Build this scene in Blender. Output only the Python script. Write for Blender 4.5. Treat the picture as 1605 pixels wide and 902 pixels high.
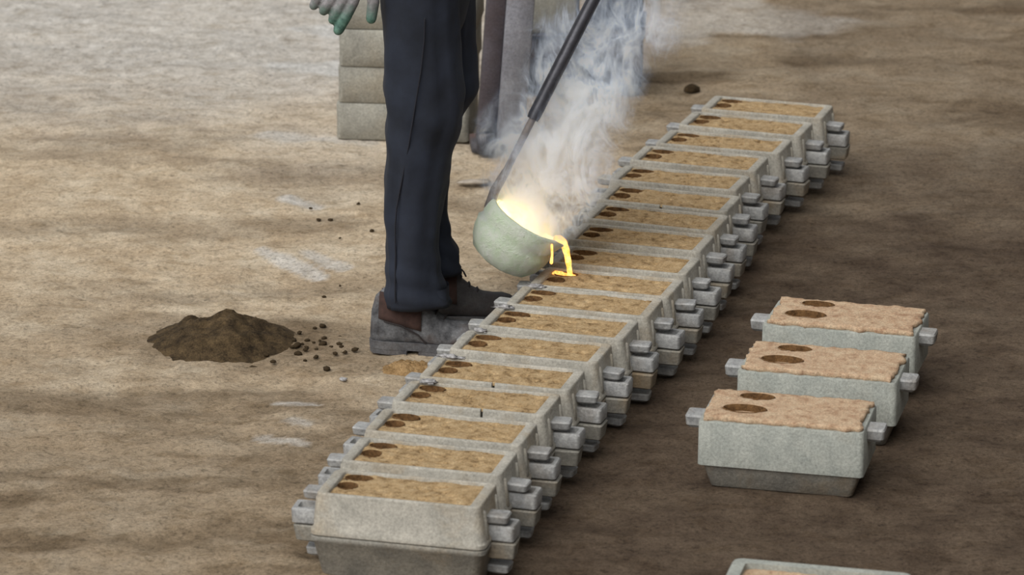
import bpy, bmesh, math, random
import numpy as np
from mathutils import Vector, Matrix, noise as mnoise

# ------------------------------------------------------------------ camera, world, light, exposure
sc = bpy.context.scene
COL = sc.collection
for o in list(bpy.data.objects):
    bpy.data.objects.remove(o, do_unlink=True)

PITCH = 17.956
cam_d = bpy.data.cameras.new('camera')
cam = bpy.data.objects.new('camera', cam_d)
COL.objects.link(cam)
cam.location = (0, 0, 3.235)
cam.rotation_euler = (math.radians(90 - PITCH), 0, 0)
cam_d.sensor_width = 36
cam_d.lens = 36 * 5900 / 1605
cam_d.clip_end = 100
cam_d.dof.use_dof = True
cam_d.dof.focus_distance = 9.75
cam_d.dof.aperture_fstop = 5.0
sc.camera = cam

world = bpy.data.worlds.new('world')
sc.world = world
world.use_nodes = True
bg = world.node_tree.nodes['Background']
bg.inputs[0].default_value = (0.93, 0.96, 1.0, 1)
bg.inputs[1].default_value = 0.56

sun_d = bpy.data.lights.new('sun', 'SUN')
sun_d.energy = 3.05
sun_d.angle = math.radians(60)
sun_d.color = (1.0, 0.97, 0.92)
sun = bpy.data.objects.new('sun', sun_d)
COL.objects.link(sun)
sun.rotation_euler = Vector((0.38, 0.56, -0.75)).to_track_quat('-Z', 'Y').to_euler()

sc.view_settings.view_transform = 'Standard'
sc.view_settings.look = 'None'
sc.view_settings.gamma = 1.0
sc.view_settings.use_curve_mapping = False
sc.view_settings.exposure = 0.0
sc.cycles.volume_bounces = 12
sc.cycles.volume_step_rate = 0.1
sc.cycles.volume_max_steps = 512
sc.cycles.sample_clamp_indirect = 4.0

R = random.Random(7)

# ------------------------------------------------------------------ materials
def srgb(r, g, b):
    f = lambda c: (c / 255 / 12.92) if c / 255 <= 0.04045 else ((c / 255 + 0.055) / 1.055) ** 2.4
    return (f(r), f(g), f(b), 1)

def new_mat(name):
    m = bpy.data.materials.new(name)
    m.use_nodes = True
    nt = m.node_tree
    b = nt.nodes['Principled BSDF']
    return m, nt, b

def N(nt, t, **kw):
    n = nt.nodes.new(t)
    for k, v in kw.items():
        setattr(n, k, v)
    return n

def noise_node(nt, coord, scale, detail=6, rough=0.6, dist=0.0, vscale=None):
    n = N(nt, 'ShaderNodeTexNoise')
    n.inputs['Scale'].default_value = scale
    n.inputs['Detail'].default_value = detail
    n.inputs['Roughness'].default_value = rough
    n.inputs['Distortion'].default_value = dist
    if vscale:
        mp = N(nt, 'ShaderNodeMapping')
        mp.inputs['Scale'].default_value = vscale
        nt.links.new(coord, mp.inputs['Vector'])
        coord = mp.outputs['Vector']
    nt.links.new(coord, n.inputs['Vector'])
    return n.outputs['Fac']

def ramp(nt, fac, stops, interp='LINEAR'):
    r = N(nt, 'ShaderNodeValToRGB')
    r.color_ramp.interpolation = interp
    el = r.color_ramp.elements
    while len(el) < len(stops):
        el.new(0.5)
    for e, (p, c) in zip(el, stops):
        e.position = p
        e.color = c if len(c) == 4 else (*c, 1)
    nt.links.new(fac, r.inputs['Fac'])
    return r.outputs['Color']

def mix(nt, fac, a, b, mode='MIX'):
    m = N(nt, 'ShaderNodeMix', data_type='RGBA', blend_type=mode)
    for sock, v in ((m.inputs[0], fac), (m.inputs[6], a), (m.inputs[7], b)):
        if hasattr(v, 'is_linked'):
            nt.links.new(v, sock)
        else:
            sock.default_value = v
    return m.outputs[2]

def bump(nt, bsdf, h, strength, dist):
    b = N(nt, 'ShaderNodeBump')
    b.inputs['Strength'].default_value = strength
    b.inputs['Distance'].default_value = dist
    nt.links.new(h, b.inputs['Height'])
    nt.links.new(b.outputs['Normal'], bsdf.inputs['Normal'])

def rand_offset(nt):
    """object coordinates shifted per object so that copies differ"""
    tc = N(nt, 'ShaderNodeTexCoord')
    oi = N(nt, 'ShaderNodeObjectInfo')
    mul = N(nt, 'ShaderNodeMath', operation='MULTIPLY')
    mul.inputs[1].default_value = 37.0
    nt.links.new(oi.outputs['Random'], mul.inputs[0])
    add = N(nt, 'ShaderNodeVectorMath', operation='ADD')
    nt.links.new(tc.outputs['Object'], add.inputs[0])
    nt.links.new(mul.outputs[0], add.inputs[1])
    return add.outputs[0], oi.outputs['Random']

def dusty(name, dark, light, stain, stain_amt=0.5, scale=18, rough=0.75, metal=0.0, bs=0.5, bd=0.004, bscale=90):
    m, nt, b = new_mat(name)
    co, rnd = rand_offset(nt)
    base = ramp(nt, noise_node(nt, co, scale, 7, 0.65), [(0.3, dark), (0.7, light)])
    st = ramp(nt, noise_node(nt, co, scale * 0.45, 5, 0.6, 0.4), [(0.5, (0, 0, 0)), (0.72, (stain_amt,) * 3)])
    c = mix(nt, st, base, stain)
    fine = ramp(nt, noise_node(nt, co, 150, 5, 0.8), [(0.3, (0.62,) * 3), (0.7, (1.3,) * 3)])
    c = mix(nt, 1.0, c, fine, 'MULTIPLY')
    nt.links.new(c, b.inputs['Base Color'])
    b.inputs['Roughness'].default_value = rough
    b.inputs['Metallic'].default_value = metal
    bump(nt, b, noise_node(nt, co, bscale, 5, 0.7), bs, bd)
    return m

M = {}
M['flask'] = dusty('cast_metal', srgb(142, 139, 130), srgb(176, 171, 160), srgb(150, 132, 104), 0.6, 16)
M['drag'] = dusty('cast_metal_stained', srgb(112, 110, 104), srgb(148, 144, 134), srgb(140, 120, 92), 0.85, 14)
M['lug'] = dusty('bare_cast_metal', srgb(130, 131, 132), srgb(172, 172, 170), srgb(122, 112, 100), 0.6, 30, 0.6, 0.1)
M['flask_pale'] = dusty('pale_cast_metal', srgb(140, 144, 138), srgb(166, 168, 160), srgb(132, 130, 120), 0.5, 20, 0.8)
M['flask_stack'] = dusty('weathered_cast_metal', srgb(124, 122, 114), srgb(160, 158, 148), srgb(140, 128, 106), 0.5, 9, 0.8)

def sand_mat(name, dark, mid, light, scale=40):
    m, nt, b = new_mat(name)
    co, rnd = rand_offset(nt)
    c = ramp(nt, noise_node(nt, co, scale, 8, 0.7), [(0.34, dark), (0.47, mid), (0.68, light)])
    fine = ramp(nt, noise_node(nt, co, 200, 5, 0.85), [(0.3, (0.5,) * 3), (0.7, (1.4,) * 3)])
    c = mix(nt, 1.0, c, fine, 'MULTIPLY')
    nt.links.new(c, b.inputs['Base Color'])
    b.inputs['Roughness'].default_value = 0.95
    b.inputs['Specular IOR Level'].default_value = 0.15
    bump(nt, b, noise_node(nt, co, 220, 4, 0.75), 0.8, 0.003)
    return m

M['sand'] = sand_mat('moulding_sand', srgb(118, 95, 66), srgb(166, 140, 103), srgb(186, 162, 126))
M['sand_pink'] = sand_mat('pale_moulding_sand', srgb(160, 128, 102), srgb(186, 158, 130), srgb(200, 178, 150))
M['sand_dark'] = sand_mat('dark_soil', srgb(40, 32, 22), srgb(66, 54, 38), srgb(92, 76, 54), 25)
M['sand_ochre'] = sand_mat('ochre_sand', srgb(108, 84, 54), srgb(142, 114, 78), srgb(166, 138, 100), 30)
M['scorched'] = sand_mat('cooled_metal_plug', srgb(70, 40, 26), srgb(108, 66, 42), srgb(132, 84, 54), 60)
M['burnt_shaded'] = sand_mat('burnt_shaded_sand', srgb(66, 48, 30), srgb(98, 72, 46), srgb(122, 92, 60), 60)  # burnt tone, with the shade inside the holes put into the colour

def simple(name, col, rough=0.6, metal=0.0, var=0.25, scale=40, bs=0.3, bd=0.002):
    m, nt, b = new_mat(name)
    co, rnd = rand_offset(nt)
    lo = tuple(c * (1 - var) for c in col[:3])
    hi = tuple(min(1, c * (1 + var)) for c in col[:3])
    nt.links.new(ramp(nt, noise_node(nt, co, scale, 5), [(0.3, lo), (0.7, hi)]), b.inputs['Base Color'])
    b.inputs['Roughness'].default_value = rough
    b.inputs['Metallic'].default_value = metal
    bump(nt, b, noise_node(nt, co, scale * 4, 4), bs, bd)
    return m

M['denim'] = simple('navy_cloth', srgb(28, 34, 47), 0.9, 0, 0.4, 9, 0.35, 0.002)
M['seam'] = simple('seam_thread', srgb(24, 26, 36), 0.9)
M['jacket'] = simple('dark_jacket_cloth', srgb(34, 36, 46), 0.9)
M['leather'] = dusty('dusty_leather', srgb(28, 28, 32), srgb(112, 113, 116), srgb(66, 50, 42), 0.8, 30, 0.8, 0, 0.5, 0.003)
M['leather_dark'] = dusty('dark_leather', srgb(34, 30, 32), srgb(62, 60, 60), srgb(52, 38, 34), 0.7, 22, 0.7, 0, 0.5, 0.003)
M['suede'] = simple('brown_suede', srgb(60, 42, 37), 0.95, 0, 0.3, 60)
M['rubber'] = dusty('dusty_rubber', srgb(62, 62, 66), srgb(102, 102, 104), srgb(80, 70, 62), 0.5, 30, 0.9)
M['lace'] = simple('lace_cord', srgb(40, 34, 34), 0.9)
M['skin'] = simple('skin', srgb(168, 122, 96), 0.55, 0, 0.08)
M['hair'] = simple('dark_hair', srgb(30, 26, 24), 0.6)
M['steel'] = simple('dark_steel_rod', srgb(78, 78, 84), 0.42, 0.6, 0.25, 30)
M['steel_thin'] = simple('scaled_steel_rod', srgb(120, 112, 108), 0.7, 0.2, 0.3, 30)
M['post'] = dusty('blue_grey_paint', srgb(120, 122, 132), srgb(152, 154, 164), srgb(96, 80, 76), 0.5, 12, 0.7)
M['post_dark'] = dusty('dark_rusty_paint', srgb(70, 66, 74), srgb(98, 94, 104), srgb(78, 62, 58), 0.7, 10, 0.8)
M['platform'] = dusty('dark_rusty_iron', srgb(58, 56, 60), srgb(82, 80, 84), srgb(96, 62, 44), 0.8, 9, 0.8)
M['upright'] = dusty('dark_blue_grey_paint', srgb(70, 78, 96), srgb(98, 106, 126), srgb(80, 76, 80), 0.5, 10, 0.8)
M['silver'] = simple('splashed_metal', srgb(176, 174, 174), 0.45, 0.6, 0.5, 90, 0.8, 0.004)
M['scrap'] = simple('grey_scrap', srgb(160, 150, 138), 0.8)

def glove_mat():
    m, nt, b = new_mat('coated_glove')
    tc = N(nt, 'ShaderNodeTexCoord')
    sep = N(nt, 'ShaderNodeSeparateXYZ')
    nt.links.new(tc.outputs['Object'], sep.inputs[0])
    nz = noise_node(nt, tc.outputs['Object'], 45, 5, 0.6)
    ad = N(nt, 'ShaderNodeMath', operation='MULTIPLY_ADD')
    nt.links.new(nz, ad.inputs[0]); ad.inputs[1].default_value = 0.06
    nt.links.new(sep.outputs['Z'], ad.inputs[2])
    mr = N(nt, 'ShaderNodeMapRange')
    nt.links.new(ad.outputs[0], mr.inputs['Value'])
    mr.inputs['From Min'].default_value = 0.955
    mr.inputs['From Max'].default_value = 0.995
    green = ramp(nt, noise_node(nt, tc.outputs['Object'], 70, 4), [(0.3, srgb(48, 80, 72)), (0.7, srgb(100, 136, 122))])
    grey = ramp(nt, noise_node(nt, tc.outputs['Object'], 110, 4), [(0.3, srgb(104, 104, 104)), (0.7, srgb(142, 138, 140))])
    nt.links.new(mix(nt, mr.outputs['Result'], green, grey), b.inputs['Base Color'])
    b.inputs['Roughness'].default_value = 0.7
    bump(nt, b, noise_node(nt, tc.outputs['Object'], 300, 3), 0.4, 0.001)
    return m
M['glove'] = glove_mat()

def ladle_mat():
    m, nt, b = new_mat('pale_green_refractory_coat')
    co, rnd = rand_offset(nt)
    c = ramp(nt, noise_node(nt, co, 30, 6), [(0.3, srgb(226, 246, 212)), (0.7, srgb(250, 255, 244))])
    nt.links.new(c, b.inputs['Base Color'])
    b.inputs['Roughness'].default_value = 0.9
    bump(nt, b, noise_node(nt, co, 120, 6, 0.8), 1.0, 0.012)
    return m
M['ladle'] = ladle_mat()

def molten_mat(name, c0, c1, strength, scale=25):
    m, nt, b = new_mat(name)
    nt.nodes.remove(b)
    tc = N(nt, 'ShaderNodeTexCoord')
    e = N(nt, 'ShaderNodeEmission')
    nt.links.new(ramp(nt, noise_node(nt, tc.outputs['Object'], scale, 4, 0.6, 0.6), [(0.35, c0), (0.65, c1)]), e.inputs['Color'])
    e.inputs['Strength'].default_value = strength
    nt.links.new(e.outputs[0], nt.nodes['Material Output'].inputs['Surface'])
    return m
M['molten'] = molten_mat('molten_metal', (1.0, 0.60, 0.14), (1.0, 0.9, 0.6), 2.6)
M['stream'] = molten_mat('molten_stream', (1.0, 0.36, 0.05), (1.0, 0.62, 0.2), 2.2, 60)
M['ember'] = molten_mat('glowing_pool', (1.0, 0.30, 0.05), (1.0, 0.6, 0.15), 1.9, 60)

# ------------------------------------------------------------------ mesh helpers
def link(name, me, mat=None, parent=None, smooth=True):
    o = bpy.data.objects.new(name, me)
    COL.objects.link(o)
    if mat is not None and len(me.materials) == 0:
        me.materials.append(mat)
    if smooth:
        me.polygons.foreach_set('use_smooth', [True] * len(me.polygons))
    if parent is not None:
        o.parent = parent
    return o

def tag(o, label, cat, group=None, kind=None):
    o['label'] = label
    o['category'] = cat
    if group: o['group'] = group
    if kind: o['kind'] = kind
    return o

def empty(name, loc=(0, 0, 0), rz=0.0):
    o = bpy.data.objects.new(name, None)
    o.empty_display_size = 0.1
    COL.objects.link(o)
    o.location = loc
    o.rotation_euler = (0, 0, rz)
    return o

def rrect(hx, hy, r, n=3, extra=()):
    pts = []
    for cx, cy, a0 in ((hx - r, hy - r, 0), (-hx + r, hy - r, 90), (-hx + r, -hy + r, 180), (hx - r, -hy + r, 270)):
        for k in range(n + 1):
            a = math.radians(a0 + 90 * k / n)
            pts.append((cx + r * math.cos(a), cy + r * math.sin(a)))
        if a0 == 180:
            for x in extra:
                pts.append((x, -hy))
    return pts

def loft(verts, faces, loops, cap0=False, cap1=False):
    """loops: lists of 3-D points, the same count each"""
    base = len(verts)
    n = len(loops[0])
    for lp in loops:
        verts.extend(lp)
    for i in range(len(loops) - 1):
        for k in range(n):
            a = base + i * n + k
            b = base + i * n + (k + 1) % n
            faces.append((a, b, b + n, a + n))
    if cap0:
        faces.append(tuple(base + k for k in reversed(range(n))))
    if cap1:
        faces.append(tuple(base + (len(loops) - 1) * n + k for k in range(n)))

def to_mesh(name, verts, faces, auto=None):
    me = bpy.data.meshes.new(name)
    me.from_pydata([tuple(v) for v in verts], [], faces)
    bm = bmesh.new(); bm.from_mesh(me)
    bmesh.ops.recalc_face_normals(bm, faces=bm.faces)
    if auto:
        for e in bm.edges:
            if len(e.link_faces) == 2 and e.calc_face_angle(0) > math.radians(auto):
                e.smooth = False
    bm.to_mesh(me); bm.free()
    return me

def loft_mesh(name, loops, cap0=False, cap1=False, auto=40):
    v, f = [], []
    loft(v, f, loops, cap0, cap1)
    return to_mesh(name, v, f, auto)

def rloops(spec, cx=0, cy=0, n=3):
    return [[(cx + x, cy + y, z) for x, y in rrect(hx, hy, r, n)] for hx, hy, r, z in spec]

def box_into(verts, faces, lo, hi, bev=0.0):
    x0, y0, z0 = lo; x1, y1, z1 = hi
    cx, cy = (x0 + x1) / 2, (y0 + y1) / 2
    hx, hy = (x1 - x0) / 2, (y1 - y0) / 2
    b = bev or 0.0004
    spec = [(hx - b, hy - b, b, z0), (hx, hy, b, z0 + b), (hx, hy, b, z1 - b), (hx - b, hy - b, b, z1)]
    loft(verts, faces, rloops(spec, cx, cy, 1), True, True)

def tube_into(verts, faces, pts, radii, n=12, sy=1.0):
    """round-ended tapered tube through 3-D points"""
    pts = [Vector(p) for p in pts]
    P, Rr = [], []
    t0 = (pts[0] - pts[1]).normalized(); t1 = (pts[-1] - pts[-2]).normalized()
    for a in (1.0, 0.75, 0.4):
        P.append(pts[0] + t0 * radii[0] * math.sin(a * math.pi / 2)); Rr.append(max(radii[0] * math.cos(a * math.pi / 2), radii[0] * 0.05))
    P += pts; Rr += list(radii)
    for a in (0.4, 0.75, 1.0):
        P.append(pts[-1] + t1 * radii[-1] * math.sin(a * math.pi / 2)); Rr.append(max(radii[-1] * math.cos(a * math.pi / 2), radii[-1] * 0.05))
    loops = []
    up = None
    for i, p in enumerate(P):
        t = (P[min(i + 1, len(P) - 1)] - P[max(i - 1, 0)]).normalized()
        if up is None:
            up = Vector((0, 1, 0)) if abs(t.y) < 0.9 else Vector((1, 0, 0))
        s = t.cross(up).normalized(); up = s.cross(t).normalized()
        loops.append([tuple(p + s * (Rr[i] * math.cos(2 * math.pi * k / n)) + up * (Rr[i] * sy * math.sin(2 * math.pi * k / n))) for k in range(n)])
    loft(verts, faces, loops, True, True)

def tube_mesh(name, pts, radii, n=12, sy=1.0):
    v, f = [], []
    tube_into(v, f, pts, radii, n, sy)
    return to_mesh(name, v, f)

def ball_into(verts, faces, c, rx, ry, rz, n=14, m=9):
    loops = []
    for i in range(1, m):
        a = math.pi * i / m - math.pi / 2
        loops.append([(c[0] + rx * math.cos(a) * math.cos(2 * math.pi * k / n), c[1] + ry * math.cos(a) * math.sin(2 * math.pi * k / n), c[2] + rz * math.sin(a)) for k in range(n)])
    loft(verts, faces, loops, True, True)

def lump_mesh(name, rx, ry, rz, seed, rough=0.35, freq=2.0, sub=2, flat=True):
    bm = bmesh.new()
    bmesh.ops.create_icosphere(bm, subdivisions=sub, radius=1)
    for v in bm.verts:
        d = 1 + rough * mnoise.fractal(v.co * freq + Vector((seed * 3.1, seed * 1.7, seed)), 1.0, 2.0, 3)
        v.co = Vector((v.co.x * rx * d, v.co.y * ry * d, v.co.z * rz * d))
        if flat and v.co.z < -rz * 0.25:
            v.co.z = -rz * 0.25
    me = bpy.data.meshes.new(name); bm.to_mesh(me); bm.free()
    return me

# ------------------------------------------------------------------ ground
def lattice(seed, n=256):
    return np.random.RandomState(seed).rand(n, n)
def vnoise(x, y, seed):
    L = lattice(seed)
    xi = np.floor(x).astype(int); yi = np.floor(y).astype(int)
    fx = x - xi; fy = y - yi
    fx = fx * fx * (3 - 2 * fx); fy = fy * fy * (3 - 2 * fy)
    a = L[xi % 256, yi % 256]; b = L[(xi + 1) % 256, yi % 256]; c = L[xi % 256, (yi + 1) % 256]; d = L[(xi + 1) % 256, (yi + 1) % 256]
    return (a * (1 - fx) + b * fx) * (1 - fy) + (c * (1 - fx) + d * fx) * fy - 0.5
def fbm(x, y, sc_, oct_=5, seed=1, gain=0.5):
    s = 0; a = 1
    for k in range(oct_):
        s = s + a * vnoise(x * sc_ * 2 ** k + 17.3 * k, y * sc_ * 2 ** k + 5.1 * k, seed + k); a *= gain
    return s
def sstep(a, b, t):
    t = np.clip((t - a) / (b - a), 0, 1)
    return t * t * (3 - 2 * t)

# centre line of the row of moulds (world x for a given y), used for lay-out and for the damp aisle soil
ROW = [(-0.237, 7.915, -13.8), (-0.190, 8.118, -14.4), (-0.143, 8.312, -15.0), (-0.085, 8.508, -15.4),
       (-0.024, 8.702, -16.0), (0.046, 8.886, -16.4), (0.118, 9.073, -16.9), (0.188, 9.254, -17.2),
       (0.250, 9.430, -17.4), (0.302, 9.618, -17.7), (0.350, 9.812, -18.0), (0.398, 10.005, -18.2),
       (0.443, 10.203, -18.6), (0.484, 10.404, -18.6), (0.548, 10.600, -18.6), (0.632, 10.786, -18.6),
       (0.706, 10.980, -18.6), (0.785, 11.174, -18.6)]

def build_ground():
    xs = np.concatenate([np.arange(-7, -2.7, .1), np.arange(-2.7, 2.7, .016), np.arange(2.7, 3.45, .08)])
    ys = np.concatenate([np.arange(-2, 6.6, .1), np.arange(6.6, 15.0, .016), np.arange(15.0, 26, .1)])
    X, Y = np.meshgrid(xs, ys)
    Z = 0.010 * fbm(X, Y, 2.2, 4, 11) + 0.010 * fbm(X, Y, 9, 4, 21, 0.6)
    rowx = np.interp(Y, [r[1] for r in ROW], [r[0] for r in ROW])
    d = X - rowx
    # loose crumbly soil left of the row
    Z += 0.008 * np.clip(fbm(X, Y, 22, 3, 31, 0.7), 0, 1) * sstep(0.1, -0.15, d)
    # shallow scuffs
    for (cx, cy, rx, ry, h) in ((-0.62, 10.0, .12, .10, -.012), (-0.45, 11.9, .15, .09, -.012), (-0.75, 12.6, .2, .1, -.01), (-0.5, 10.7, .10, .08, .01), (-0.62, 9.2, .12, .06, -.012)):
        Z += h * np.exp(-(((X - cx) / rx) ** 2 + ((Y - cy) / ry) ** 2))
    Z -= 0.006
    n1 = fbm(X, Y, 1.6, 4, 41); n2 = fbm(X, Y, 5, 4, 51)
    nx = fbm(X * 0.45, Y * 1.3, 4.0, 5, 45)   # raked streaks across the floor
    # damp dark soil in the aisle right of the moulds
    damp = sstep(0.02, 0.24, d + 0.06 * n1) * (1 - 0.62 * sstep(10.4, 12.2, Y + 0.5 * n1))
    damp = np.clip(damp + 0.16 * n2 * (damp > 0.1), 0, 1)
    brown_mask = 0.6 * sstep(10.0, 8.2, Y + 0.5 * n1) + 0.22 * sstep(-.05, .3, n1 + nx * 0.8)  # browner towards the near edge of the floor, broken up by noise
    brown_mask += 0.3 * sstep(0.02, 0.35, nx)
    brown_mask += 0.5 * sstep(-0.05, 0.5, X + 0.3 * n1 - 0.1) * sstep(11, 12, Y)
    brown_mask += 1.3 * np.exp(-(((X + .64) / .20) ** 2 + ((Y - 9.48) / .17) ** 2)) * (0.8 + 1.5 * n2)
    brown_mask = np.clip(brown_mask, 0, 1)
    pale = np.zeros_like(X)
    def streak(ax, ay, bx, by, w, amt=1.0):
        nonlocal pale
        ux, uy = bx - ax, by - ay; L = math.hypot(ux, uy); ux /= L; uy /= L
        t = (X - ax) * ux + (Y - ay) * uy; s = -(X - ax) * uy + (Y - ay) * ux
        e = np.maximum(np.abs(t - L / 2) - L / 2, 0)
        q = np.sqrt(e ** 2 + s ** 2) / w + 0.9 * n2 + 0.5 * nx
        pale = np.maximum(pale, amt * sstep(1.1, 0.5, q))
    streak(-0.66, 10.86, -0.60, 10.80, 0.045, 0.75)
    streak(-0.72, 10.34, -0.54, 10.09, 0.032, 0.7)
    streak(-0.585, 10.32, -0.48, 10.16, 0.032, 0.65)
    streak(-0.30, 10.95, -0.26, 10.97, 0.04, 0.5)
    streak(-0.62, 8.78, -0.52, 8.74, 0.018, 0.55)
    streak(-0.60, 9.03, -0.50, 9.02, 0.012, 0.55)
    streak(-0.55, 8.90, -0.52, 8.88, 0.022, 0.5)
    streak(-0.75, 12.45, -0.30, 12.40, 0.10, 0.5)
    streak(-0.75, 12.95, -0.40, 12.9, 0.10, 0.5)
    streak(-0.75, 11.55, -0.45, 11.50, 0.06, 0.4)
    streak(0.55, 13.2, 0.95, 13.1, 0.35, 0.5)
    pale = np.clip(pale + 0.75 * sstep(10.7, 13.2, Y + 0.8 * n1) * sstep(0.3, -0.3, X), 0, 1)
    ny, nx_ = X.shape
    me = bpy.data.meshes.new('floor')
    me.vertices.add(ny * nx_)
    me.vertices.foreach_set('co', np.stack([X, Y, Z], -1).astype(np.float32).ravel())
    idx = np.arange(ny * nx_).reshape(ny, nx_)
    q = np.stack([idx[:-1, :-1], idx[:-1, 1:], idx[1:, 1:], idx[1:, :-1]], -1).reshape(-1, 4)
    me.loops.add(q.size); me.loops.foreach_set('vertex_index', q.ravel().astype(np.int32))
    me.polygons.add(len(q))
    me.polygons.foreach_set('loop_start', np.arange(0, q.size, 4, dtype=np.int32))
    me.update(calc_edges=True)
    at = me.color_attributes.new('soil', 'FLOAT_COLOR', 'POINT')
    at.data.foreach_set('color', np.stack([damp, pale, brown_mask, np.ones_like(X)], -1).astype(np.float32).ravel())
    m, nt, b = new_mat('foundry_floor_soil')
    tc = N(nt, 'ShaderNodeTexCoord'); co = tc.outputs['Object']
    av = N(nt, 'ShaderNodeAttribute', attribute_name='soil')
    sep = N(nt, 'ShaderNodeSeparateColor'); nt.links.new(av.outputs['Color'], sep.inputs[0])
    tan = ramp(nt, noise_node(nt, co, 5, 8, 0.65), [(0.3, srgb(170, 150, 124)), (0.5, srgb(190, 172, 147)), (0.72, srgb(207, 193, 171))])
    brown = ramp(nt, noise_node(nt, co, 9, 8, 0.7), [(0.3, srgb(92, 78, 60)), (0.6, srgb(130, 113, 92)), (0.8, srgb(152, 135, 112))])
    grey = ramp(nt, noise_node(nt, co, 16, 6, 0.65), [(0.3, srgb(176, 172, 166)), (0.7, srgb(212, 210, 206))])
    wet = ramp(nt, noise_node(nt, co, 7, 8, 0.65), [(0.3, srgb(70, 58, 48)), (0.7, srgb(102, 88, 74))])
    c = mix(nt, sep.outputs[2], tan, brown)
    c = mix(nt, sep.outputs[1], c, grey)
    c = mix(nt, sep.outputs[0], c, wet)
    spk = ramp(nt, noise_node(nt, co, 70, 4, 0.7), [(0.32, (0.5,) * 3), (0.47, (1, 1, 1)), (0.7, (1.2,) * 3)])
    c = mix(nt, 0.85, c, spk, 'MULTIPLY')
    blot = ramp(nt, noise_node(nt, co, 14, 6, 0.7, 0.5, (.7, 1.2, 1)), [(0.34, (0.72, .68, .62)), (0.5, (1, 1, 1)), (0.7, (1.12,) * 3)])
    c = mix(nt, 0.8, c, blot, 'MULTIPLY')
    fine = ramp(nt, noise_node(nt, co, 150, 5, 0.85), [(0.3, (0.6,) * 3), (0.7, (1.32,) * 3)])
    c = mix(nt, 1.0, c, fine, 'MULTIPLY')
    nt.links.new(c, b.inputs['Base Color'])
    b.inputs['Roughness'].default_value = 0.95
    b.inputs['Specular IOR Level'].default_value = 0.1
    bump(nt, b, noise_node(nt, co, 60, 7, 0.75), 0.7, 0.010)
    o = link('floor', me, m)
    tag(o, 'trodden sandy soil floor of the foundry, dark and damp in the aisle', 'floor', kind='structure')
build_ground()

# unseen shed wall, added at far right to shade the aisle and mould ends
def build_shade_wall():
    v, f = [], []
    box_into(v, f, (3.3, -2, -.02), (3.55, 26, 5.5), .01)
    m = dusty('dark_shade_wall', srgb(66, 62, 60), srgb(92, 88, 84), srgb(74, 62, 52), 0.5, 3, 0.9)
    o = link('shade_wall_right', to_mesh('shade_wall_right', v, f, 40), m)
    tag(o, 'unseen dark grey wall added beyond the right aisle to shade it', 'wall', kind='structure')
build_shade_wall()

# ------------------------------------------------------------------ mould boxes of the long row
HOLE_F = (-0.138, -0.004)     # near sprue hole
HOLE_B = (-0.126, 0.050)      # far sprue hole, against the back rim

def cope_mesh(name, notch=None, nw=0.004, nd=0.022):
    ex = () if notch is None else (notch - nw, notch - nw * 0.9, notch + nw * 0.9, notch + nw)
    spec = [(.200, .091, .02, .1005), (.204, .094, .02, .103), (.204, .094, .02, .112), (.199, .089, .02, .117),
            (.1905, .0815, .016, .195), (.189, .080, .015, .199), (.1875, .0785, .014, .200),
            (.167, .0735, .008, .200), (.1645, .0715, .007, .1975), (.1635, .0705, .007, .120)]
    loops = []
    for hx, hy, r, z in spec:
        p = rrect(hx, hy, r, 3, ex)
        lp = []
        for i, (x, y) in enumerate(p):
            zz = z
            if notch is not None and abs(x - notch) < nw * 0.95 and y < 0 and z > 0.19:
                zz = z - nd
            lp.append((x, y, zz))
        loops.append(lp)
    return loft_mesh(name, loops, auto=50)

cope_plain = cope_mesh('cope')
cope_notch = cope_mesh('cope_notched', 0.0)
cope_notch_r = cope_mesh('cope_notched_right', 0.036, 0.003)
drag_me = loft_mesh('drag', rloops([(.181, .072, .018, 0), (.184, .075, .02, .004), (.199, .089, .02, .083), (.204, .094, .02, .088),
                                    (.204, .094, .02, .097), (.202, .092, .02, .0990)]), True, True, 50)
lug_me = loft_mesh('pin_lug', rloops([(.031, .026, .006, 0), (.034, .029, .007, .003), (.035, .030, .007, .034), (.032, .027, .006, .038),
                                      (.022, .018, .005, .0375), (.019, .015, .004, .022)]), True, True, 40)
lug_low_me = loft_mesh('drag_lug', rloops([(.024, .019, .005, -.042), (.030, .025, .006, -.038), (.035, .030, .007, -.003), (.032, .027, .006, 0)]), True, True, 40)
knob_me = loft_mesh('lifting_knob', rloops([(.020, .015, .006, 0), (.026, .020, .007, .005), (.028, .022, .007, .019), (.0255, .0195, .006, .0225)]), True, True, 35)
v, f = [], []; box_into(v, f, (-.007, -.006, 0), (.007, .006, .07), .003)
rib_me = to_mesh('rib', v, f, 50)

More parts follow.
